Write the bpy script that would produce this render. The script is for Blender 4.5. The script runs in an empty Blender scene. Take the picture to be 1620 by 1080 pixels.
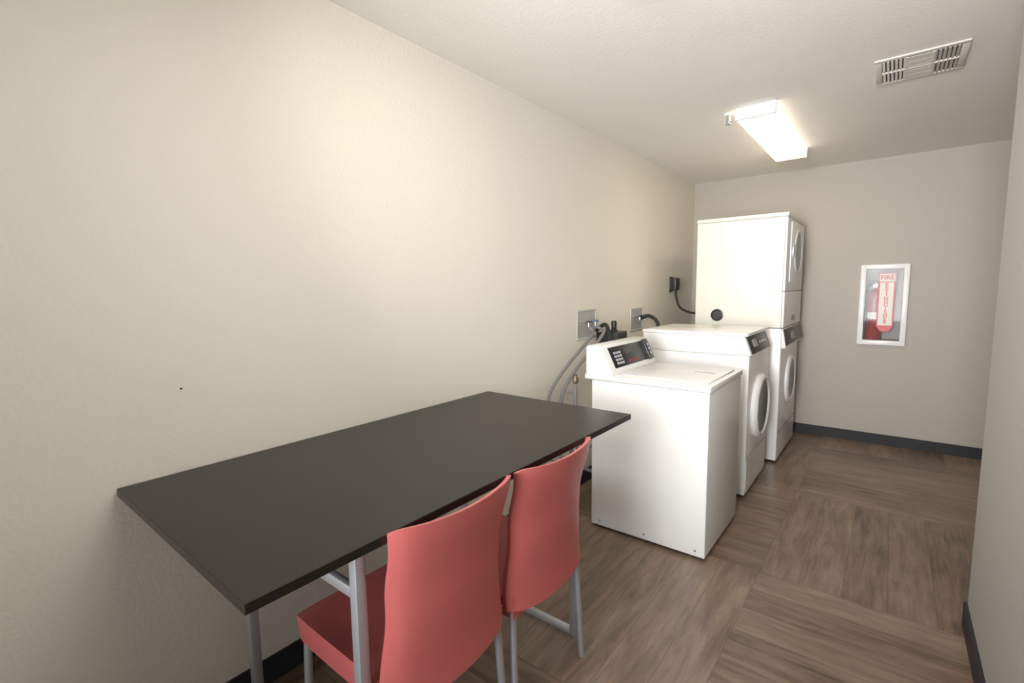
import bpy, bmesh, math, random
from mathutils import Vector, Matrix
random.seed(4)
S = bpy.context.scene
C = S.collection
S.view_settings.view_transform = 'Standard'
S.view_settings.look = 'None'
S.view_settings.exposure = 0.36
S.view_settings.gamma = 1.10

# ------------------------------------------------------------ materials
def pset(b, **k):
    for n, v in k.items():
        n = n.replace('_', ' ')
        if n in b.inputs: b.inputs[n].default_value = v

def mat(name, col, rough=0.5, metal=0.0, var=0.04, vscale=6.0, bump=0.0, bscale=100.0, bdist=0.002, spec=None, **kw):
    m = bpy.data.materials.new(name); m.use_nodes = True
    nt = m.node_tree; b = nt.nodes['Principled BSDF']
    tc = nt.nodes.new('ShaderNodeTexCoord')
    n = nt.nodes.new('ShaderNodeTexNoise'); n.inputs['Scale'].default_value = vscale; n.inputs['Detail'].default_value = 3
    r = nt.nodes.new('ShaderNodeValToRGB')
    c0 = [max(0, c * (1 - var)) for c in col] + [1]; c1 = [min(1, c * (1 + var)) for c in col] + [1]
    r.color_ramp.elements[0].position = .3; r.color_ramp.elements[1].position = .7
    r.color_ramp.elements[0].color = c0; r.color_ramp.elements[1].color = c1
    nt.links.new(tc.outputs['Object'], n.inputs['Vector'])
    nt.links.new(n.outputs['Fac'], r.inputs['Fac'])
    nt.links.new(r.outputs['Color'], b.inputs['Base Color'])
    b.inputs['Roughness'].default_value = rough; b.inputs['Metallic'].default_value = metal
    if spec is not None: b.inputs['Specular IOR Level'].default_value = spec
    pset(b, **kw)
    if bump:
        n2 = nt.nodes.new('ShaderNodeTexNoise'); n2.inputs['Scale'].default_value = bscale; n2.inputs['Detail'].default_value = 2
        bp = nt.nodes.new('ShaderNodeBump'); bp.inputs['Strength'].default_value = bump; bp.inputs['Distance'].default_value = bdist
        nt.links.new(tc.outputs['Object'], n2.inputs['Vector'])
        nt.links.new(n2.outputs['Fac'], bp.inputs['Height']); nt.links.new(bp.outputs['Normal'], b.inputs['Normal'])
    return m

M = {}
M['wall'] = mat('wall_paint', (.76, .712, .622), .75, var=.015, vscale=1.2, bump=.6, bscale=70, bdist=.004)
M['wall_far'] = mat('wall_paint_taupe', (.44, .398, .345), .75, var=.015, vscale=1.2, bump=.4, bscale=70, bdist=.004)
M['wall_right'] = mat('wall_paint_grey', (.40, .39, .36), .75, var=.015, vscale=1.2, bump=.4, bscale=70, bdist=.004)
M['ceiling'] = mat('ceiling_paint', (.84, .82, .775), .85, var=.015, vscale=2, bump=.25, bscale=60, bdist=.003)
M['base'] = mat('baseboard_vinyl', (.020, .021, .025), .55, var=.08, spec=.3)
M['white'] = mat('white_enamel', (.87, .87, .85), .27, var=.01)
M['cream'] = mat('cream_enamel', (.82, .80, .71), .38, var=.01)
M['whitep'] = mat('white_plastic', (.80, .80, .78), .4, var=.015)
M['boxframe'] = mat('grey_plastic_frame', (.50, .49, .46), .5, var=.03)
M['seam'] = mat('seam_grey', (.25, .25, .24), .6)
M['black'] = mat('black_plastic', (.012, .012, .013), .35, var=.1)
M['blackr'] = mat('black_rubber', (.012, .012, .012), .7, var=.1)
M['fascia'] = mat('dark_fascia', (.012, .013, .015), .35, var=.1, spec=.2)
M['key'] = mat('key_grey', (.45, .47, .48), .4)
M['redtxt'] = mat('red_lettering', (.60, .03, .03), .4)
M['redtxt2'] = mat('dim_red_lettering', (.30, .03, .03), .4)
M['top'] = mat('charcoal_laminate', (.011, .0088, .0078), .34, var=.12, vscale=40, bump=.05, bscale=300, bdist=.0005, spec=.27)
M['steel'] = mat('satin_grey_metal', (.48, .49, .52), .38, .6, var=.04)
M['chrome'] = mat('chrome', (.65, .66, .68), .2, 1.0)
M['brass'] = mat('brass', (.40, .33, .22), .35, .9)
M['coral'] = mat('coral_plastic', (.53, .112, .108), .38, var=.02, vscale=3)
M['hoseg'] = mat('grey_hose', (.17, .17, .165), .5, var=.08, vscale=60)
M['blue'] = mat('blue_handle', (.03, .12, .42), .4)
M['red'] = mat('extinguisher_red', (.30, .015, .015), .25, var=.03)
M['paper'] = mat('white_label', (.85, .80, .72), .5)
M['grey'] = mat('grey_interior', (.40, .40, .385), .5, .2)
M['liner'] = mat('cabinet_liner_grey', (.33, .31, .29), .5)
M['vent'] = mat('vent_enamel', (.66, .64, .585), .5)
M['dark'] = mat('painted_duct_shade', (.12, .11, .10), .9)  # dark tone that paints in the shade inside the vent
M['door_glass'] = mat('dark_door_glass', (.012, .013, .015), .2, var=.1, spec=.25)
def glass():
    m = bpy.data.materials.new('clear_pane'); m.use_nodes = True
    nt = m.node_tree; b = nt.nodes['Principled BSDF']
    n = nt.nodes.new('ShaderNodeTexNoise'); n.inputs['Scale'].default_value = 3
    mr = nt.nodes.new('ShaderNodeMapRange'); mr.inputs['To Min'].default_value = .02; mr.inputs['To Max'].default_value = .05
    nt.links.new(n.outputs['Fac'], mr.inputs['Value']); nt.links.new(mr.outputs['Result'], b.inputs['Roughness'])
    b.inputs['Base Color'].default_value = (.3, .3, .3, 1); b.inputs['Alpha'].default_value = .08
    return m
M['glass'] = glass()
def emis(name, col, s):
    m = bpy.data.materials.new(name); m.use_nodes = True
    nt = m.node_tree; b = nt.nodes['Principled BSDF']
    tc = nt.nodes.new('ShaderNodeTexCoord'); n = nt.nodes.new('ShaderNodeTexNoise'); n.inputs['Scale'].default_value = 4
    mr = nt.nodes.new('ShaderNodeMapRange'); mr.inputs['To Min'].default_value = s * .95; mr.inputs['To Max'].default_value = s * 1.05
    nt.links.new(tc.outputs['Object'], n.inputs['Vector']); nt.links.new(n.outputs['Fac'], mr.inputs['Value'])
    nt.links.new(mr.outputs['Result'], b.inputs['Emission Strength'])
    b.inputs['Base Color'].default_value = (.9, .9, .88, 1); b.inputs['Emission Color'].default_value = (*col, 1)
    b.inputs['Roughness'].default_value = .4
    return m
M['lamp_far'] = emis('lit_diffuser_warm', (1, .80, .60), 6.5)
M['lamp_side'] = emis('lit_diffuser_side', (1, .84, .66), 1.7)
M['lamp_near'] = emis('lit_diffuser', (1, .95, .85), 11.5)

def floor_mat():
    m = bpy.data.materials.new('vinyl_plank_floor'); m.use_nodes = True
    nt = m.node_tree; N = nt.nodes; L = nt.links; b = N['Principled BSDF']
    def math_(op, a, c=None, d=None):
        n = N.new('ShaderNodeMath'); n.operation = op
        for i, v in enumerate((a, c, d)):
            if v is None: continue
            if isinstance(v, (int, float)): n.inputs[i].default_value = v
            else: L.new(v, n.inputs[i])
        return n.outputs[0]
    geo = N.new('ShaderNodeNewGeometry'); sp = N.new('ShaderNodeSeparateXYZ'); L.new(geo.outputs['Position'], sp.inputs[0])
    T = 1.22
    x = math_('DIVIDE', math_('SUBTRACT', sp.outputs[0], 1.31), T); y = math_('DIVIDE', math_('SUBTRACT', sp.outputs[1], 2.62), T)
    fx = math_('FLOOR', x); fy = math_('FLOOR', y)
    par = math_('GREATER_THAN', math_('FRACT', math_('ADD', math_('MULTIPLY', math_('ADD', fx, fy), .5), .05)), .4)
    def mix(f, a, c):
        return math_('ADD', math_('MULTIPLY', a, math_('SUBTRACT', 1, f)), math_('MULTIPLY', c, f))
    u = mix(par, y, x); v = mix(par, x, y)
    vp = math_('MULTIPLY', v, 7.0)
    pid = math_('FLOOR', vp)
    wn = N.new('ShaderNodeTexWhiteNoise'); wn.noise_dimensions = '3D'
    cb = N.new('ShaderNodeCombineXYZ'); L.new(pid, cb.inputs[0]); L.new(fx, cb.inputs[1]); L.new(fy, cb.inputs[2]); L.new(cb.outputs[0], wn.inputs['Vector'])
    rnd = wn.outputs['Value']
    g = N.new('ShaderNodeCombineXYZ')
    L.new(math_('ADD', math_('MULTIPLY', u, 2.5), math_('MULTIPLY', rnd, 17)), g.inputs[0]); L.new(math_('MULTIPLY', v, 20), g.inputs[1]); L.new(math_('MULTIPLY', rnd, 9), g.inputs[2])
    n1 = N.new('ShaderNodeTexNoise'); n1.inputs['Scale'].default_value = 1.3; n1.inputs['Detail'].default_value = 9; n1.inputs['Roughness'].default_value = .70; n1.inputs['Distortion'].default_value = .4
    L.new(g.outputs[0], n1.inputs['Vector'])
    n2 = N.new('ShaderNodeTexNoise'); n2.inputs['Scale'].default_value = 3.2; n2.inputs['Detail'].default_value = 4
    L.new(geo.outputs['Position'], n2.inputs['Vector'])
    f = math_('ADD', math_('MULTIPLY', n1.outputs['Fac'], .76), math_('MULTIPLY', rnd, .13))
    f = math_('ADD', f, math_('MULTIPLY', n2.outputs['Fac'], .20))
    r = N.new('ShaderNodeValToRGB'); e = r.color_ramp.elements
    e[0].position = .37; e[0].color = (.070, .042, .028, 1)
    e[1].position = .78; e[1].color = (.34, .25, .18, 1)
    k = r.color_ramp.elements.new(.48); k.color = (.145, .095, .064, 1)
    k = r.color_ramp.elements.new(.61); k.color = (.225, .155, .109, 1)
    L.new(f, r.inputs['Fac'])
    n3 = N.new('ShaderNodeTexNoise'); n3.inputs['Scale'].default_value = .9; n3.inputs['Detail'].default_value = 2; L.new(g.outputs[0], n3.inputs['Vector'])
    m3 = math_('MULTIPLY', math_('GREATER_THAN', n3.outputs['Fac'], .60), .14)
    rx = N.new('ShaderNodeMix'); rx.data_type = 'RGBA'; L.new(m3, rx.inputs['Factor']); L.new(r.outputs['Color'], rx.inputs['A']); rx.inputs['B'].default_value = (.28, .13, .10, 1)
    fr = math_('FRACT', vp)
    j = math_('LESS_THAN', math_('MINIMUM', fr, math_('SUBTRACT', 1, fr)), .011)
    fu = math_('FRACT', u); j2 = math_('LESS_THAN', math_('MINIMUM', fu, math_('SUBTRACT', 1, fu)), .0016)
    jj = math_('MULTIPLY', math_('MAXIMUM', j, j2), .5)
    mx = N.new('ShaderNodeMix'); mx.data_type = 'RGBA'; L.new(jj, mx.inputs['Factor']); L.new(rx.outputs['Result'], mx.inputs['A']); mx.inputs['B'].default_value = (.05, .034, .024, 1)
    L.new(mx.outputs['Result'], b.inputs['Base Color'])
    b.inputs['Roughness'].default_value = .32
    bp = N.new('ShaderNodeBump'); bp.inputs['Strength'].default_value = .12; bp.inputs['Distance'].default_value = .002
    L.new(n1.outputs['Fac'], bp.inputs['Height']); L.new(bp.outputs['Normal'], b.inputs['Normal'])
    return m
M['floor'] = floor_mat()

# ------------------------------------------------------------ mesh helpers
def merge(bm, t, Mx=None):
    if Mx is not None: bmesh.ops.transform(t, matrix=Mx, verts=t.verts)
    me = bpy.data.meshes.new('t'); t.to_mesh(me); bm.from_mesh(me); bpy.data.meshes.remove(me); t.free()
def box(bm, x0, x1, y0, y1, z0, z1, bev=0.0, seg=2, Mx=None):
    t = bmesh.new(); bmesh.ops.create_cube(t, size=1)
    for v in t.verts:
        v.co = Vector(((x0 + x1) / 2 + v.co.x * (x1 - x0), (y0 + y1) / 2 + v.co.y * (y1 - y0), (z0 + z1) / 2 + v.co.z * (z1 - z0)))
    if bev: bmesh.ops.bevel(t, geom=t.edges[:], offset=bev, segments=seg, affect='EDGES', profile=.5)
    merge(bm, t, Mx); return bm
def prism(bm, prof, y0, y1, bev=0.0, Mx=None, seg=2):
    """profile in XZ extruded along Y"""
    t = bmesh.new()
    a = [t.verts.new((x, y0, z)) for x, z in prof]; c = [t.verts.new((x, y1, z)) for x, z in prof]
    t.faces.new(a); t.faces.new(c[::-1]); n = len(prof)
    for i in range(n): t.faces.new((a[i], c[i], c[(i + 1) % n], a[(i + 1) % n]))
    bmesh.ops.recalc_face_normals(t, faces=t.faces)
    if bev: bmesh.ops.bevel(t, geom=t.edges[:], offset=bev, segments=seg, affect='EDGES', profile=.5)
    merge(bm, t, Mx); return bm
def catmull(p, k=8):
    p = [Vector(q) for q in p]; P = [p[0] * 2 - p[1]] + p + [p[-1] * 2 - p[-2]]; out = []
    for i in range(1, len(P) - 2):
        for s in range(k):
            t = s / k; a, b, c, d = P[i - 1:i + 3]
            out.append(.5 * ((2 * b) + (c - a) * t + (2 * a - 5 * b + 4 * c - d) * t * t + (3 * b - a - 3 * c + d) * t ** 3))
    out.append(p[-1]); return out
def tube(bm, pts, r, n=12, smooth=True):
    pts = catmull(pts) if smooth and len(pts) > 2 else [Vector(p) for p in pts]
    t = bmesh.new(); d = (pts[1] - pts[0]).normalized()
    u = d.orthogonal().normalized(); rings = []
    for i, p in enumerate(pts):
        nd = (pts[min(i + 1, len(pts) - 1)] - pts[max(i - 1, 0)]).normalized()
        u = (u - nd * u.dot(nd)).normalized(); w = nd.cross(u)
        rr = r(i / (len(pts) - 1)) if callable(r) else r
        rings.append([t.verts.new(p + (u * math.cos(2 * math.pi * k / n) + w * math.sin(2 * math.pi * k / n)) * rr) for k in range(n)])
    for i in range(len(rings) - 1):
        for k in range(n): t.faces.new((rings[i][k], rings[i][(k + 1) % n], rings[i + 1][(k + 1) % n], rings[i + 1][k]))
    t.faces.new(rings[0][::-1]); t.faces.new(rings[-1])
    merge(bm, t); return bm
def lathe(bm, prof, Mx, n=48, sx=1.0, sy=1.0):
    t = bmesh.new(); rings = []
    for r, h in prof:
        if r < 1e-6: rings.append([t.verts.new((0, 0, h))])
        else: rings.append([t.verts.new((sx * r * math.cos(2 * math.pi * k / n), sy * r * math.sin(2 * math.pi * k / n), h)) for k in range(n)])
    for i in range(len(rings) - 1):
        a, b = rings[i], rings[i + 1]
        for k in range(n):
            k2 = (k + 1) % n
            if len(a) == 1 and len(b) == 1: continue
            if len(a) == 1: t.faces.new((a[0], b[k], b[k2]))
            elif len(b) == 1: t.faces.new((a[k], a[k2], b[0]))
            else: t.faces.new((a[k], a[k2], b[k2], b[k]))
    bmesh.ops.recalc_face_normals(t, faces=t.faces)
    merge(bm, t, Mx); return bm
def frame(o, ux, uy):
    ux = Vector(ux).normalized(); uy = Vector(uy).normalized(); uz = ux.cross(uy)
    return Matrix(((ux.x, uy.x, uz.x, o[0]), (ux.y, uy.y, uz.y, o[1]), (ux.z, uy.z, uz.z, o[2]), (0, 0, 0, 1)))
def FX(x, y, z): return frame((x, y, z), (0, 1, 0), (0, 0, 1))     # normal +X
def FNY(x, y, z): return frame((x, y, z), (1, 0, 0), (0, 0, 1))    # normal -Y
ORG = {}
def obj(name, bm, m, parent=None, label=None, kind=None, smooth=True, loc=None):
    org = Vector(loc) if loc is not None else (ORG[parent.name] if parent else Vector((0, 0, 0)))
    bmesh.ops.translate(bm, vec=-org, verts=bm.verts)
    me = bpy.data.meshes.new(name); bm.to_mesh(me); bm.free()
    if smooth:
        me.shade_smooth(); me.set_sharp_from_angle(angle=math.radians(35))
    me.materials.append(m)
    o = bpy.data.objects.new(name, me); C.objects.link(o)
    if parent: o.parent = parent
    elif loc is not None: o.location = org
    ORG[o.name] = org
    if label: o['label'] = label
    if kind: o['kind'] = kind
    return o
def thing(name, label, cat, loc, group=None):
    o = bpy.data.objects.new(name, None); C.objects.link(o); o.location = loc
    o.empty_display_size = .1
    o['label'] = label; o['category'] = cat
    if group: o['group'] = group
    ORG[o.name] = Vector(loc); return o
def tag(o, label, cat, group=None):
    o['label'] = label; o['category'] = cat
    if group: o['group'] = group
    return o
def B(): return bmesh.new()
def text(name, s, size, Mx, m, parent, offset=0.0):
    cu = bpy.data.curves.new('f', 'FONT'); cu.body = s; cu.size = size; cu.align_x = 'CENTER'; cu.align_y = 'CENTER'; cu.extrude = .0006; cu.offset = offset
    o = bpy.data.objects.new('f', cu); C.objects.link(o)
    bpy.context.view_layer.update()
    me = bpy.data.meshes.new_from_object(o.evaluated_get(bpy.context.evaluated_depsgraph_get()))
    bpy.data.objects.remove(o)
    bm = B(); bm.from_mesh(me); bpy.data.meshes.remove(me)
    bmesh.ops.transform(bm, matrix=Mx, verts=bm.verts)
    return obj(name, bm, m, parent, smooth=False)

# ------------------------------------------------------------ room
CZ = 2.587; FY = 5.49; NY = -2.2; RX = 2.10; RE = 2.72; AX = 3.3
def st(name, bm, m): return obj(name, bm, m, kind='structure', smooth=False)
st('floor', box(B(), -.12, AX + .12, NY, FY + .2, -.1, 0), M['floor'])
st('ceiling', box(B(), -.12, AX + .12, NY, FY + .2, CZ, CZ + .1), M['ceiling'])
st('wall_left', box(B(), -.12, 0, NY, FY + .2, 0, CZ), M['wall'])
hx0, hx1, hz0, hz1 = 1.562, 1.84, .962, 1.613
bm = B()
box(bm, 0, hx0, FY, FY + .2, 0, CZ); box(bm, hx1, AX, FY, FY + .2, 0, CZ)
box(bm, hx0, hx1, FY, FY + .2, 0, hz0); box(bm, hx0, hx1, FY, FY + .2, hz1, CZ); box(bm, hx0, hx1, FY + .16, FY + .2, hz0, hz1)
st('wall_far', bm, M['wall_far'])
bm = B(); box(bm, RX, RX + .12, NY, RE, 0, CZ); box(bm, RX + .12, AX, RE - .12, RE, 0, CZ)
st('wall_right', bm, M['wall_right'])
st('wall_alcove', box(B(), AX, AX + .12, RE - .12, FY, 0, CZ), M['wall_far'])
st('baseboard_left', box(B(), 0, .012, NY, FY, 0, .10), M['base'])
st('baseboard_far', box(B(), .012, AX, FY - .012, FY, 0, .095), M['base'])
bm = B(); box(bm, RX - .012, RX, NY, RE + .012, 0, .10); box(bm, RX, AX, RE, RE + .012, 0, .10)
st('baseboard_right', bm, M['base'])

# ------------------------------------------------------------ table
TX0, TX1, TY0, TY1, TZ = .008, .87, .335, 2.0, .90
t = thing('folding_table', 'long black laminate table with grey metal legs pushed against the wall', 'table', ((TX0 + TX1) / 2, (TY0 + TY1) / 2, 0))
obj('tabletop', box(B(), TX0, TX1, TY0, TY1, TZ - .024, TZ, .0015, 1), M['top'], t)
for y in (.625, 1.645):
    for x in (.150, .785):
        obj('leg', box(B(), x - .015, x + .015, y - .015, y + .015, .0, TZ - .024, .003), M['steel'], t)
    obj('crossbar', box(B(), .165, .77, y - .010, y + .010, .715, .745, .003), M['steel'], t)
    obj('floor_bar', box(B(), .165, .77, y - .013, y + .013, .0, .026, .003), M['steel'], t)
for x in (.150, .785):
    obj('apron_rail', box(B(), x - .012, x + .012, .640, 1.63, TZ - .054, TZ - .0245, .002), M['steel'], t)

# ------------------------------------------------------------ chairs
def make_chair(x, y, label):
    t = thing('chair', label, 'chair', (0, 0, 0), 'coral chairs along the black table')
    bm = B(); nx, ny = 18, 14; T_ = {}; U_ = {}
    x0, x1, hw = -.250, .235, .213
    for i in range(nx + 1):
        for j in range(ny + 1):
            a = i / nx; s = -1 + 2 * j / ny
            xx = x0 + (x1 - x0) * a; e = abs(2 * a - 1) ** 6
            w = hw * (1 - .03 * (1 if a < .5 else .1) * e)
            z = .480 - .020 * (1 - s ** 4) * math.sin(math.pi * min(1, a * 1.05)) - .005 * (max(0, .12 - a) / .12) ** 2 - .004 * abs(s) ** 10
            T_[i, j] = bm.verts.new((xx, w * s, z))
            under = .396 + .022 * (1 - abs(s) ** 8) * (1 - (abs(2 * a - 1)) ** 10)
            U_[i, j] = bm.verts.new((xx + (.012 if i == 0 else 0), w * s * .985, under))
    for i in range(nx):
        for j in range(ny):
            bm.faces.new((T_[i, j], T_[i + 1, j], T_[i + 1, j + 1], T_[i, j + 1]))
            bm.faces.new((U_[i, j], U_[i, j + 1], U_[i + 1, j + 1], U_[i + 1, j]))
    for i in range(nx):
        bm.faces.new((T_[i, 0], U_[i, 0], U_[i + 1, 0], T_[i + 1, 0])); bm.faces.new((T_[i, ny], T_[i + 1, ny], U_[i + 1, ny], U_[i, ny]))
    for j in range(ny):
        bm.faces.new((T_[0, j], T_[0, j + 1], U_[0, j + 1], U_[0, j])); bm.faces.new((T_[nx, j], U_[nx, j], U_[nx, j + 1], T_[nx, j + 1]))
    bmesh.ops.recalc_face_normals(bm, faces=bm.faces)
    obj('seat', bm, M['coral'], t)
    def lerp(tab, z):
        for (a, b), (c, d) in zip(tab, tab[1:]):
            if z <= c:
                k = (z - a) / (c - a); k = k * k * (3 - 2 * k); return b + (d - b) * k
        return tab[-1][1]
    W = [(.38, .228), (.46, .228), (.66, .209), (.80, .212), (.925, .226)]
    X = [(.38, .245), (.50, .238), (.70, .248), (.925, .288)]
    bm = B(); nz, ns = 30, 32; Fv = {}; Rv = {}
    for i in range(nz + 1):
        for j in range(ns + 1):
            s = -1 + 2 * j / ns; ztop = .923 - .017 * (1 - s * s) - .016 * abs(s) ** 14
            zb = .430 - .02 * (1 - s * s); a = i / nz; z = zb + (ztop - zb) * a
            w = lerp(W, z); xx = lerp(X, z) + .028 * (1 - s * s) - .022 * abs(s) ** 9
            th = .014 + .006 * (1 - a)
            Rv[i, j] = bm.verts.new((xx, w * s, z)); Fv[i, j] = bm.verts.new((xx - th, w * s * .985, z - (.003 if i == nz else 0)))
    for i in range(nz):
        for j in range(ns):
            bm.faces.new((Rv[i, j], Rv[i, j + 1], Rv[i + 1, j + 1], Rv[i + 1, j])); bm.faces.new((Fv[i, j], Fv[i + 1, j], Fv[i + 1, j + 1], Fv[i, j + 1]))
        bm.faces.new((Rv[i, 0], Rv[i + 1, 0], Fv[i + 1, 0], Fv[i, 0])); bm.faces.new((Rv[i, ns], Fv[i, ns], Fv[i + 1, ns], Rv[i + 1, ns]))
    for j in range(ns):
        bm.faces.new((Rv[0, j], Fv[0, j], Fv[0, j + 1], Rv[0, j + 1])); bm.faces.new((Rv[nz, j], Rv[nz, j + 1], Fv[nz, j + 1], Fv[nz, j]))
    bmesh.ops.recalc_face_normals(bm, faces=bm.faces)
    obj('backrest', bm, M['coral'], t)
    for sy in (-1, 1):
        obj('leg', tube(B(), [(-.220, sy * .190, .405), (-.230, sy * .200, .0)], .0125, 16, False), M['steel'], t)
        obj('leg', tube(B(), [(.222, sy * .200, .42), (.240, sy * .217, .0)], .0125, 16, False), M['steel'], t)
    t.location = (x, y, 0); return t
ch = make_chair(.624, .872, 'coral plastic chair with grey legs, the one nearest the camera under the table')
def dup(root, loc, rz, label):
    r = root.copy(); C.objects.link(r); r.location = loc; r.rotation_euler = (0, 0, rz); r['label'] = label
    for c_ in list(root.children):
        c = c_.copy(); C.objects.link(c); c.parent = r
        for g in c_.children:
            d = g.copy(); C.objects.link(d); d.parent = c
    return r
dup(ch, (.630, 1.346, 0), 0, 'coral plastic chair at the table end closer to the washing machines')

# ------------------------------------------------------------ top loading washer
X0, X1, Y0, Y1, DZ = .375, 1.06, 2.53, 3.18, .957
w = thing('washing_machine', 'white top loading washer with raised rear control console beside the table', 'washing machine', ((X0 + X1) / 2, (Y0 + Y1) / 2, 0))
obj('cabinet', box(B(), X0, X1, Y0, Y1, .018, DZ - .034, .006, 3), M['white'], w)
obj('top_panel', box(B(), X0 - .045, X1 + .008, Y0 - .006, Y1 + .006, DZ - .031, DZ, .005, 2), M['white'], w)
bm = B(); lid = obj('lid', box(bm, .555, 1.035, Y0 + .055, Y1 - .055, DZ + .0005, DZ + .008, .004, 2), M['white'], w)
obj('lid_notice', box(B(), .86, .985, 2.90, 2.908, DZ + .0081, DZ + .0086), M['seam'], lid, 'small dark printed line of instructions')
obj('lid_notice', box(B(), .87, .965, 2.918, 2.923, DZ + .0081, DZ + .0086), M['seam'], lid)
for x in (X0 + .05, X1 - .05):
    for y in (Y0 + .05, Y1 - .05):
        obj('foot', tube(B(), [(x, y, 0), (x, y, .02)], .02, 16, False), M['blackr'], w)
for x in (X0 + .06, (X0 + X1) / 2, X1 - .05):
    obj('screw', tube(B(), [(x, Y0 - .003, .05), (x, Y0 + .003, .05)], .006, 12, False), M['seam'], w)
prof = [(.335, DZ + .0005), (.335, 1.118), (.350, 1.130), (.425, 1.130), (.440, 1.120), (.505, .985), (.512, DZ + .0005)]
con = obj('console', prism(B(), prof, Y0 + .0, Y1 - .0, .004), M['white'], w)
sl = Vector((.440 - .505, 0, 1.120 - .985)).normalized()
def FC(y, k=.5, off=.0):
    o = Vector((.505 - .065 * k, y, .985 + .135 * k)); f = frame(o, (0, 1, 0), sl)
    return f @ Matrix.Translation((0, 0, off))
panel = obj('control_panel', box(B(), -.275, .205, -.066, .066, -.004, .004, .003, Mx=FC(2.865)), M['fascia'], w)
for i in range(4):
    for j in range(3):
        obj('button', box(B(), -.235 + j * .034, -.211 + j * .034, -.048 + i * .022, -.034 + i * .022, .003, .007, .001, 1, FC(2.865)), M['key'], panel)
obj('display', box(B(), -.09, .03, .005, .040, .003, .0055, .001, 1, FC(2.865)), M['black'], panel)
text('brand_lettering', 'Speed Queen', .030, FC(2.865, .5, .0045) @ Matrix.Translation((.0, -.040, 0)), M['redtxt2'], panel)
cs = obj('coin_slide', box(B(), .215, .285, -.070, .072, -.004, .018, .006, Mx=FC(2.865)), M['black'], w)
for i in range(3):
    obj('indicator_light', lathe(B(), [(0, .003), (.008, .003), (.008, 0)], FC(3.115, .5, .018) @ Matrix.Translation((0, -.03 + .03 * i, 0)), 12), M['key'], cs)

# ------------------------------------------------------------ front loading washer
X0, X1, Y0, Y1, TZ2 = .285, 1.035, 3.505, 4.155, 1.155
w = thing('washing_machine', 'white front loading washer with round door between the top loader and the tall stack', 'washing machine', ((X0 + X1) / 2, (Y0 + Y1) / 2, 0))
obj('cabinet', box(B(), X0, X1, Y0, Y1, .018, 1.00, .006, 3), M['white'], w)
prof = [(X0 - .004, 1.002), (X0 - .004, TZ2 - .024), (X1 - .035, TZ2 - .024), (X1 + .012, 1.002)]
obj('console', prism(B(), prof, Y0 - .002, Y1 + .002, .004), M['white'], w)
obj('top_panel', box(B(), X0 - .01, X1 - .012, Y0 - .006, Y1 + .004, TZ2 - .0235, TZ2, .006, 2), M['white'], w)
u0 = Vector((X1 + .012, 0, 1.002)); u1 = Vector((X1 - .035, 0, TZ2 - .024)); sl2 = (u1 - u0).normalized()
def FD(y, off=0):
    o = (u0 + u1) / 2; o.y = y
    return frame(o, (0, 1, 0), sl2) @ Matrix.Translation((0, 0, off))
pn = obj('control_panel', box(B(), -.29, .30, -.062, .062, -.003, .006, .003, Mx=FD(3.83)), M['fascia'], w)
obj('display', box(B(), -.20, -.08, -.02, .035, .005, .0085, .001, 1, FD(3.83)), M['grey'], pn)
for j in range(5): obj('button', lathe(B(), [(0, .010), (.009, .010), (.011, .005)], FD(3.83) @ Matrix.Translation((0.0 + j * .05, 0, 0)), 16), M['key'], pn)
def round_door(parent, x, y, z, ro, ri, d=.045):
    dr = obj('door', lathe(B(), [(ro, 0), (ro, d * .55), (ro - .012, d * .9), (ro - .025, d), (ri + .010, d), (ri, d * .8), (ri, 0)], FX(x, y, z)), M['white'], parent)
    obj('door_window', lathe(B(), [(ri, 0.004), (ri, d * .72), (ri * .8, d * .55), (ri * .5, d * .35), (0, d * .3)], FX(x, y, z)), M['door_glass'], dr, 'dark glass window')
    obj('door_handle', box(B(), -.010, .010, -.045, .045, 0, .006, .002, Mx=FX(x + d - .002, y - (ro + ri) / 2, z)), M['grey'], dr)
    obj('hinge', box(B(), -.012, .012, -.06, .06, 0, .014, .004, Mx=FX(x, y + ro + .008, z)), M['chrome'], dr)
    return dr
round_door(w, X1, 3.835, .60, .235, .192, .042)
obj('kick_panel', box(B(), X1 - .002, X1 + .004, Y0 + .015, Y1 - .015, .045, .27, .002, 1), M['white'], w)
obj('kick_seam', box(B(), X1 - .004, X1 + .0015, Y0 + .01, Y1 - .01, .272, .277), M['seam'], w)
for x in (X0 + .06, X1 - .05):
    for y in (Y0 + .05, Y1 - .05):
        obj('foot', tube(B(), [(x, y, 0), (x, y, .02)], .02, 16, False), M['blackr'], w)

# ------------------------------------------------------------ stacked washer dryer
X0, X1, Y0, Y1 = .39, 1.09, 4.38, 5.25
w = thing('stacked_washer_dryer', 'tall cream dryer stacked on a washer in the far corner', 'washer dryer stack', ((X0 + X1) / 2, (Y0 + Y1) / 2, 0))
obj('washer_cabinet', box(B(), X0 + .02, X1 - .01, Y0 + .004, Y1 - .004, .018, 1.125, .008, 3), M['white'], w)
obj('dryer_cabinet', box(B(), X0, X1 - .018, Y0, Y1, 1.13, 2.018, .006, 3), M['cream'], w)
obj('top_cap', box(B(), X0 - .004, X1 + .004, Y0 - .004, Y1 + .004, 2.02, 2.05, .006, 3), M['cream'], w)
obj('dryer_front_panel', box(B(), X1 - .017, X1, Y0 + .002, Y1 - .002, 1.43, 2.017, .006, 3), M['white'], w)
obj('dryer_access_panel', box(B(), X1 - .017, X1, Y0 + .002, Y1 - .002, 1.132, 1.424, .006, 3), M['white'], w)
obj('rating_label', box(B(), X1, X1 + .001, 4.74, 4.93, 1.17, 1.22), M['grey'], w)
prof = [(X1 - .0095, .965), (X1 - .0095, 1.122), (X1 - .004, 1.122), (X1 + .022, .975), (X1 + .018, .965)]
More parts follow.
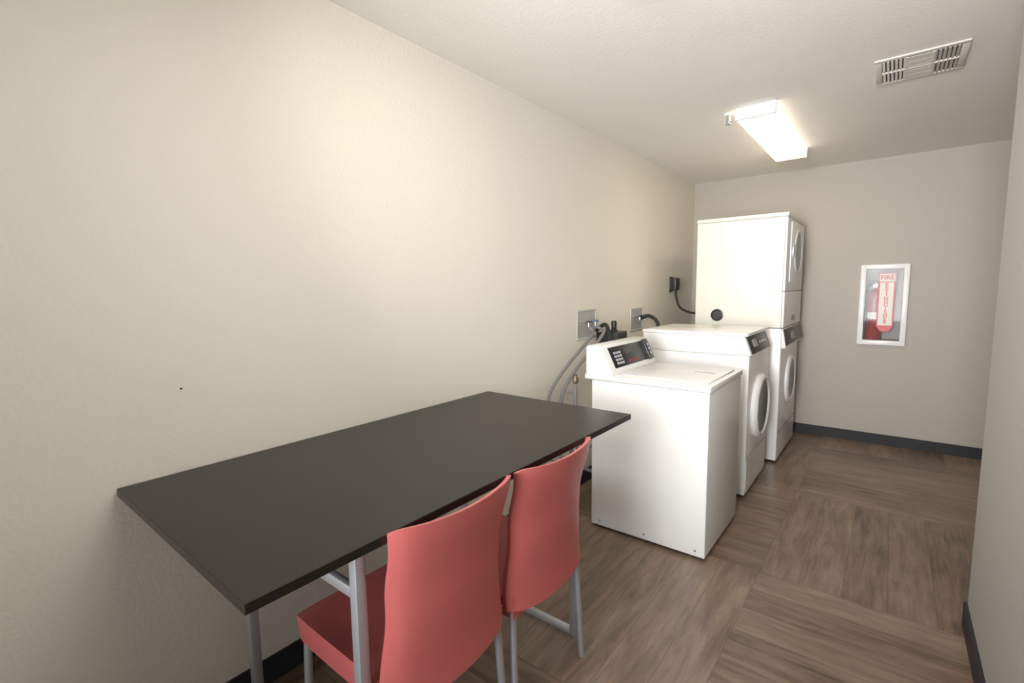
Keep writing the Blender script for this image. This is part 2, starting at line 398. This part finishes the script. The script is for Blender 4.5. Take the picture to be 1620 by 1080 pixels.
obj('washer_console', prism(B(), prof, Y0 + .01, Y1 - .01, .002), M['white'], w)
a_ = Vector((X1 + .022, 4.815, .975)); b_ = Vector((X1 - .004, 4.815, 1.122)); FQ = frame((a_ + b_) / 2, (0, 1, 0), (b_ - a_).normalized())
pn = obj('control_panel', box(B(), -.40, .40, -.066, .068, -.003, .006, .003, Mx=FQ), M['fascia'], w)
obj('display', box(B(), -.12, .02, -.03, .03, .005, .0085, .001, 1, FQ), M['grey'], pn)
dp = obj('dryer_door_panel', box(B(), X1 + .001, X1 + .010, 4.52, 5.16, 1.50, 1.985, .003, 2), M['white'], w)
obj('door_ring', lathe(B(), [(.19, 0), (.187, .008), (.175, .011), (.165, .006), (.165, 0)], FX(X1 + .0095, 4.85, 1.762)), M['whitep'], dp)
obj('door_window', lathe(B(), [(.165, .0), (.165, .004), (0, .005)], FX(X1 + .0095, 4.85, 1.762)), M['door_glass'], dp, 'dark glass window')
obj('door_handle', box(B(), X1 + .010, X1 + .022, 4.56, 4.585, 1.70, 1.82, .004), M['chrome'], dp)
round_door(w, X1 - .01, 4.85, .65, .215, .170, .026)
obj('side_port', lathe(B(), [(.052, 0), (.052, .006), (.044, .008), (.040, .003), (0, .003)], FNY(.578, Y0, 1.226), 32), M['black'], w, 'round black port on the side')
obj('kick_seam', box(B(), X1 - .0105, X1 - .0085, Y0 + .01, Y1 - .01, .25, .256), M['seam'], w)
for x in (X0 + .06, X1 - .05):
    for y in (Y0 + .05, Y1 - .05):
        obj('foot', tube(B(), [(x, y, 0), (x, y, .02)], .02, 16, False), M['blackr'], w)
cd = obj('power_cord', tube(B(), [(.05, 4.83, 1.445), (.055, 4.83, 1.38), (.10, 4.82, 1.27), (.22, 4.80, 1.22), (.32, 4.8, 1.24), (.389, 4.8, 1.27)], .011, 12), M['blackr'], w, 'black cord and plug at the wall outlet')
obj('plug', box(B(), .0085, .075, 4.775, 4.885, 1.44, 1.565, .012, 3), M['black'], cd)

# ------------------------------------------------------------ wall boxes, hoses, pipe, outlet
def supply_box(y0, y1, z0, z1, label):
    t = thing('washer_outlet_box', label, 'outlet box', (0, (y0 + y1) / 2, (z0 + z1) / 2), 'grey water outlet boxes on the left wall')
    bm = B(); f = .012
    box(bm, .0, .010, y0, y1, z1 - f, z1, .003); box(bm, .0, .010, y0, y1, z0, z0 + f, .003)
    box(bm, .0, .010, y0, y0 + f, z0 + f, z1 - f, .003); box(bm, .0, .010, y1 - f, y1, z0 + f, z1 - f, .003)
    obj('box_frame', bm, M['boxframe'], t)
    obj('back_plate', box(B(), .0, .004, y0 + f, y1 - f, z0 + f, z1 - f), M['grey'], t)
    for k, y in enumerate((y0 + .09, y0 + .19)):
        v = obj('valve', tube(B(), [(.004, y, z0 + .13), (.05, y, z0 + .13)], .012, 14, False), M['chrome'], t)
        bm = B(); tube(bm, [(.05, y, z0 + .13), (.05, y, z0 + .095)], .011, 14, False); obj('valve_outlet', bm, M['chrome'], v)
        obj('valve_handle', box(B(), .05, .062, y - .03, y + .03, z0 + .123, z0 + .137, .004), M['blue'] if k else M['black'], v)
    return t
supply_box(2.975, 3.255, 1.10, 1.315, 'open grey water outlet box above the top loading washer console')
supply_box(3.870, 4.13, 1.095, 1.295, 'grey water outlet box behind the front loading washer')
def hose(pts, r, m, label, group=None):
    tag(obj('hose', tube(B(), pts, r, 12), m), label, 'hose', group)
hose([(.055, 3.07, 1.19), (.085, 3.07, 1.155), (.115, 3.0, 1.14), (.115, 2.896, 1.083), (.115, 2.69, .977), (.11, 2.53, .87), (.105, 2.46, .775), (.11, 2.44, .62), (.2, 2.47, .42), (.36, 2.6, .32), (.374, 2.7, .31)], .0115, M['hoseg'], 'grey rubber hose looping furthest left from the outlet box')
hose([(.055, 3.165, 1.19), (.10, 3.165, 1.17), (.15, 3.10, 1.15), (.15, 2.96, 1.06), (.15, 2.76, .96), (.15, 2.61, .86), (.15, 2.54, .76), (.16, 2.53, .60), (.25, 2.62, .48), (.373, 2.8, .42)], .0115, M['hoseg'], 'grey rubber hose hanging closer to the washer than its twin')
hose([(.02, 3.225, 1.15), (.09, 3.235, 1.20), (.15, 3.18, 1.15), (.19, 3.10, 1.0), (.20, 2.99, .8), (.24, 2.94, .6), (.373, 2.92, .5)], .015, M['blackr'], 'thick black drain hose dropping from the outlet box by the washer console')
hose([(.03, 4.03, 1.20), (.10, 4.03, 1.225), (.18, 4.02, 1.18), (.22, 4.0, 1.05), (.26, 3.98, .85)], .016, M['blackr'], 'black hose arching from the outlet box to the front loading washer')
t = thing('supply_pipe', 'short metal pipe with shutoff valve standing between table and washer', 'pipe', (.105, 2.84, 0))
obj('pipe', tube(B(), [(.075, 2.84, 0), (.075, 2.84, .82)], .013, 16, False), M['steel'], t)
v = obj('valve_body', lathe(B(), [(0, 0), (.014, 0), (.022, .01), (.022, .035), (.014, .05), (.010, .07), (0, .07)], Matrix.Translation((.075, 2.84, .815)), 20), M['brass'], t)
obj('valve_handle', box(B(), .065, .085, 2.78, 2.85, .876, .886, .003), M['steel'], v)
obj('wall_stub', tube(B(), [(.0, 2.84, .75), (.07, 2.84, .75)], .010, 14, False), M['steel'], t)
t = thing('control_box', 'black box with upright round knob on the wall between the two washers', 'box', (0, 3.37, 1.05))
obj('housing', box(B(), .0, .15, 3.27, 3.50, .98, 1.137, .008, 3), M['black'], t)
obj('knob', lathe(B(), [(0, 0), (.030, 0), (.030, .012), (.020, .02), (.022, .075), (.016, .085), (0, .085)], Matrix.Translation((.10, 3.37, 1.136)), 24), M['black'], t)
t = thing('power_outlet', 'dark wall outlet plate behind a large black plug beside the tall dryer', 'outlet', (0, 4.83, 1.5))
obj('cover_plate', box(B(), .0, .008, 4.785, 4.875, 1.42, 1.575, .003), M['black'], t)
obj('socket', box(B(), .003, .0083, 4.81, 4.85, 1.425, 1.438, .001), M['seam'], t)
tag(obj('nail', tube(B(), [(0, .522, 1.168), (.005, .522, 1.168)], .003, 10, False), M['black']), 'tiny dark nail in the bare cream wall above the table', 'nail')

# ------------------------------------------------------------ fire extinguisher cabinet
t = thing('extinguisher_cabinet', 'white framed fire extinguisher cabinet set in the far wall', 'cabinet', (1.70, FY, 1.29))
bm = B(); d0 = FY + .155
box(bm, hx0 + .001, hx1 - .001, d0 - .006, d0, hz0 + .001, hz1 - .001)
box(bm, hx0 + .001, hx0 + .006, FY - .01, d0, hz0 + .001, hz1 - .001); box(bm, hx1 - .006, hx1 - .001, FY - .01, d0, hz0 + .001, hz1 - .001)
box(bm, hx0 + .006, hx1 - .006, FY - .01, d0, hz0 + .001, hz0 + .006); box(bm, hx0 + .006, hx1 - .006, FY - .01, d0, hz1 - .006, hz1 - .001)
obj('box_liner', bm, M['liner'], t)
bm = B(); ox0, ox1, oz0, oz1, f = 1.527, 1.876, .925, 1.651, .042
box(bm, ox0, ox0 + f, FY - .035, FY - .001, oz0, oz1, .005); box(bm, ox1 - f, ox1, FY - .035, FY - .001, oz0, oz1, .005)
box(bm, ox0 + .004, ox1 - .004, FY - .0345, FY - .0012, oz0, oz0 + f, .005); box(bm, ox0 + .004, ox1 - .004, FY - .0345, FY - .0012, oz1 - f, oz1, .005)
door = obj('door_frame', bm, M['white'], t)
obj('pane', box(B(), ox0 + f, ox1 - f, FY - .022, FY - .018, oz0 + f, oz1 - f), M['glass'], door)
bm = B()
sx0, sx1, sz0, sz1 = 1.662, 1.782, 1.05, 1.572; yy = FY - .0235; xm = (sx0 + sx1) / 2
prism(bm, [(sx0, sz0 + .05), (sx0, sz1), (sx1, sz1), (sx1, sz0 + .05), (xm + .03, sz0), (xm - .03, sz0)], yy, yy + .0012)
sg = obj('sign', bm, M['redtxt'], t, 'red bordered white vertical extinguisher sign')
obj('sign_field', box(B(), sx0 + .010, sx1 - .010, yy - .0012, yy - .0001, sz0 + .055, sz1 - .082), M['paper'], sg)
obj('sign_field', box(B(), sx0 + .005, sx1 - .005, yy - .0012, yy - .0001, sz1 - .075, sz1 - .005), M['paper'], sg)
text('sign_lettering', 'FIRE', .054, FNY(xm, yy - .0018, sz1 - .040), M['redtxt'], sg, .0008)
for i, c in enumerate('EXTINGUISHER'):
    text('sign_lettering', c, .042, FNY(xm, yy - .0018, sz1 - .103 - i * .0305), M['redtxt'], sg, .0010)
exx = 1.640
ex = thing('fire_extinguisher', 'red fire extinguisher standing inside the white wall cabinet', 'fire extinguisher', (exx, FY + .075, hz0 + .007))
Z = hz0 + .0065; Te = Matrix.Translation((exx, FY + .075, Z))
cy = obj('cylinder', lathe(B(), [(0, 0), (.060, 0), (.064, .008), (.064, .38), (.057, .42), (.037, .45), (.018, .46), (.018, .475), (0, .475)], Te, 40), M['red'], ex)
obj('label_band', lathe(B(), [(.0646, .19), (.0646, .25)], Te, 40), M['paper'], cy, 'white instruction label')
obj('valve', lathe(B(), [(0, .475), (.016, .475), (.016, .51), (0, .51)], Te, 20), M['chrome'], ex)
obj('handle', box(B(), exx - .055, exx + .08, FY + .065, FY + .085, Z + .535, Z + .545, .003), M['black'], ex)
obj('lever', box(B(), exx - .02, exx + .07, FY + .066, FY + .084, Z + .508, Z + .516, .003), M['black'], ex)
obj('gauge', lathe(B(), [(0, .012), (.014, .012), (.014, 0)], FNY(exx, FY + .058, Z + .495), 20), M['chrome'], ex)
obj('hose', tube(B(), [(exx - .015, FY + .07, Z + .50), (exx - .05, FY + .05, Z + .505), (exx - .058, FY + .03, Z + .42), (exx - .057, FY + .022, Z + .25), (exx - .04, FY + .006, Z + .12)], .008, 12), M['black'], ex)

# ------------------------------------------------------------ ceiling fixtures
def lamp(x0, x1, y0, y1, m, label):
    t = thing('ceiling_light', label, 'ceiling light', ((x0 + x1) / 2, (y0 + y1) / 2, CZ))
    obj('housing', box(B(), x0 + .02, x1 - .02, y0 + .03, y1 - .03, CZ - .02, CZ, .003), M['whitep'], t)
    for a, b in ((y0, y0 + .028), (y1 - .028, y1)):
        obj('end_cap', box(B(), x0, x1, a, b, CZ - .075, CZ - .001, .006, 3), M['white'], t)
    for a, b in ((x0 + .001, x0 + .006), (x1 - .006, x1 - .001)):
        obj('diffuser_side', box(B(), a, b, y0 + .028, y1 - .028, CZ - .066, CZ - .002), M['lamp_side'], t)
    obj('diffuser', box(B(), x0 + .0065, x1 - .0065, y0 + .029, y1 - .029, CZ - .072, CZ - .066, .002), m, t, 'glowing translucent diffuser')
lamp(.925, 1.155, 3.36, 4.70, M['lamp_far'], 'long white fluorescent ceiling light glowing above the washing machines')
lamp(.95, 1.18, .28, 1.62, M['lamp_near'], 'long fluorescent ceiling light above the black table')
t = thing('sprinkler', 'small white sprinkler head on the ceiling beside the light fixture', 'sprinkler', (.865, 3.44, CZ))
Ts = Matrix.Translation((.865, 3.44, CZ))
obj('escutcheon', lathe(B(), [(0, 0), (.028, 0), (.024, -.012), (.0, -.012)], Ts, 24), M['whitep'], t)
obj('stem', lathe(B(), [(0, -.012), (.014, -.012), (.014, -.05), (0, -.05)], Ts, 16), M['chrome'], t)
obj('deflector', lathe(B(), [(0, -.05), (.008, -.05), (.019, -.064), (.019, -.068), (0, -.068)], Ts, 20), M['chrome'], t)
vx0, vx1, vy0, vy1 = 1.63, 1.99, 3.14, 3.52
t = thing('ceiling_vent', 'square white ceiling air vent with louvers near the right wall', 'vent', ((vx0 + vx1) / 2, (vy0 + vy1) / 2, CZ))
bm = B(); f = .03
box(bm, vx0, vx1, vy0, vy0 + f, CZ - .008, CZ, .003); box(bm, vx0, vx1, vy1 - f, vy1, CZ - .008, CZ, .003)
box(bm, vx0, vx0 + f, vy0 + f, vy1 - f, CZ - .008, CZ, .003); box(bm, vx1 - f, vx1, vy0 + f, vy1 - f, CZ - .008, CZ, .003)
obj('vent_frame', bm, M['vent'], t)
obj('duct_shade_plate', box(B(), vx0 + f, vx1 - f, vy0 + f, vy1 - f, CZ - .002, CZ - .0005), M['dark'], t)  # flat dark plate standing in for the shade behind the louvers
bm = B(); ix0, ix1 = vx0 + f, vx1 - f; third = (ix1 - ix0) / 3; ym = (vy0 + vy1) / 2
for s0 in (ix0, ix0 + 2 * third):
    for k in range(6):
        x = s0 + (k + .5) * third / 6
        R_ = Matrix.Translation((x, 0, CZ - .008)) @ Matrix.Rotation(math.radians(25 if s0 == ix0 else -25), 4, 'Y')
        box(bm, -.0055, .0055, vy0 + f, vy1 - f, -.001, .001, Mx=R_)
for k in range(5):
    y = vy0 + f + (k + .5) * (vy1 - vy0 - 2 * f) / 5
    box(bm, ix0 + third, ix0 + 2 * third, y - .029, y + .029, CZ - .010, CZ - .008)
obj('louver', bm, M['vent'], t)
bm = B()
for x in (ix0 + third, ix0 + 2 * third): box(bm, x - .006, x + .006, vy0 + f, vy1 - f, CZ - .011, CZ - .003)
box(bm, ix0, ix1, ym - .005, ym + .005, CZ - .0115, CZ - .003)
obj('divider', bm, M['vent'], t)

# ------------------------------------------------------------ light and camera
wd = bpy.data.worlds.new('World'); S.world = wd; wd.use_nodes = True
bg = wd.node_tree.nodes['Background']; bg.inputs[0].default_value = (.94, .97, 1, 1); bg.inputs[1].default_value = .38
def area(name, loc, target, sx, sy, e, col, spread=180):
    l = bpy.data.lights.new(name, 'AREA'); l.shape = 'RECTANGLE'; l.size = sx; l.size_y = sy; l.energy = e; l.color = col; l.spread = math.radians(spread)
    o = bpy.data.objects.new(name, l); C.objects.link(o); o.location = loc
    o.rotation_euler = (Vector(target) - Vector(loc)).to_track_quat('-Z', 'Y').to_euler()
area('rear_fill_light', (1.35, -2.0, 1.5), (1.35, 3.0, 1.72), 1.2, 1.6, 24, (.97, .98, 1), 58)  # added unseen fill light behind the camera, no doorway is built
area('ceiling_fill_light', (1.35, .2, 1.95), (1.15, 2.6, 2.58), .5, .5, 14, (1, .97, .92), 120)  # added unseen uplight that brightens the ceiling, no fixture hangs there

f = 758.0; yaw = math.radians(38.5); p = math.radians(6.2); ro = .0128
fw = Vector((-math.sin(yaw), math.cos(yaw), 0)); rt = Vector((math.cos(yaw), math.sin(yaw), 0)); up = Vector((0, 0, 1))
cf = fw * math.cos(p) - up * math.sin(p); cu = fw * math.sin(p) + up * math.cos(p)
rc = (rt - cu * ro).normalized(); uc = (cu + rt * ro).normalized(); zc = -cf
cam = bpy.data.cameras.new('Camera'); co = bpy.data.objects.new('Camera', cam); C.objects.link(co)
co.matrix_world = Matrix(((rc.x, uc.x, zc.x, 1.775), (rc.y, uc.y, zc.y, 0), (rc.z, uc.z, zc.z, 1.47), (0, 0, 0, 1)))
cam.sensor_width = 36; cam.lens = f / 1620 * 36; cam.clip_start = .02
S.camera = co
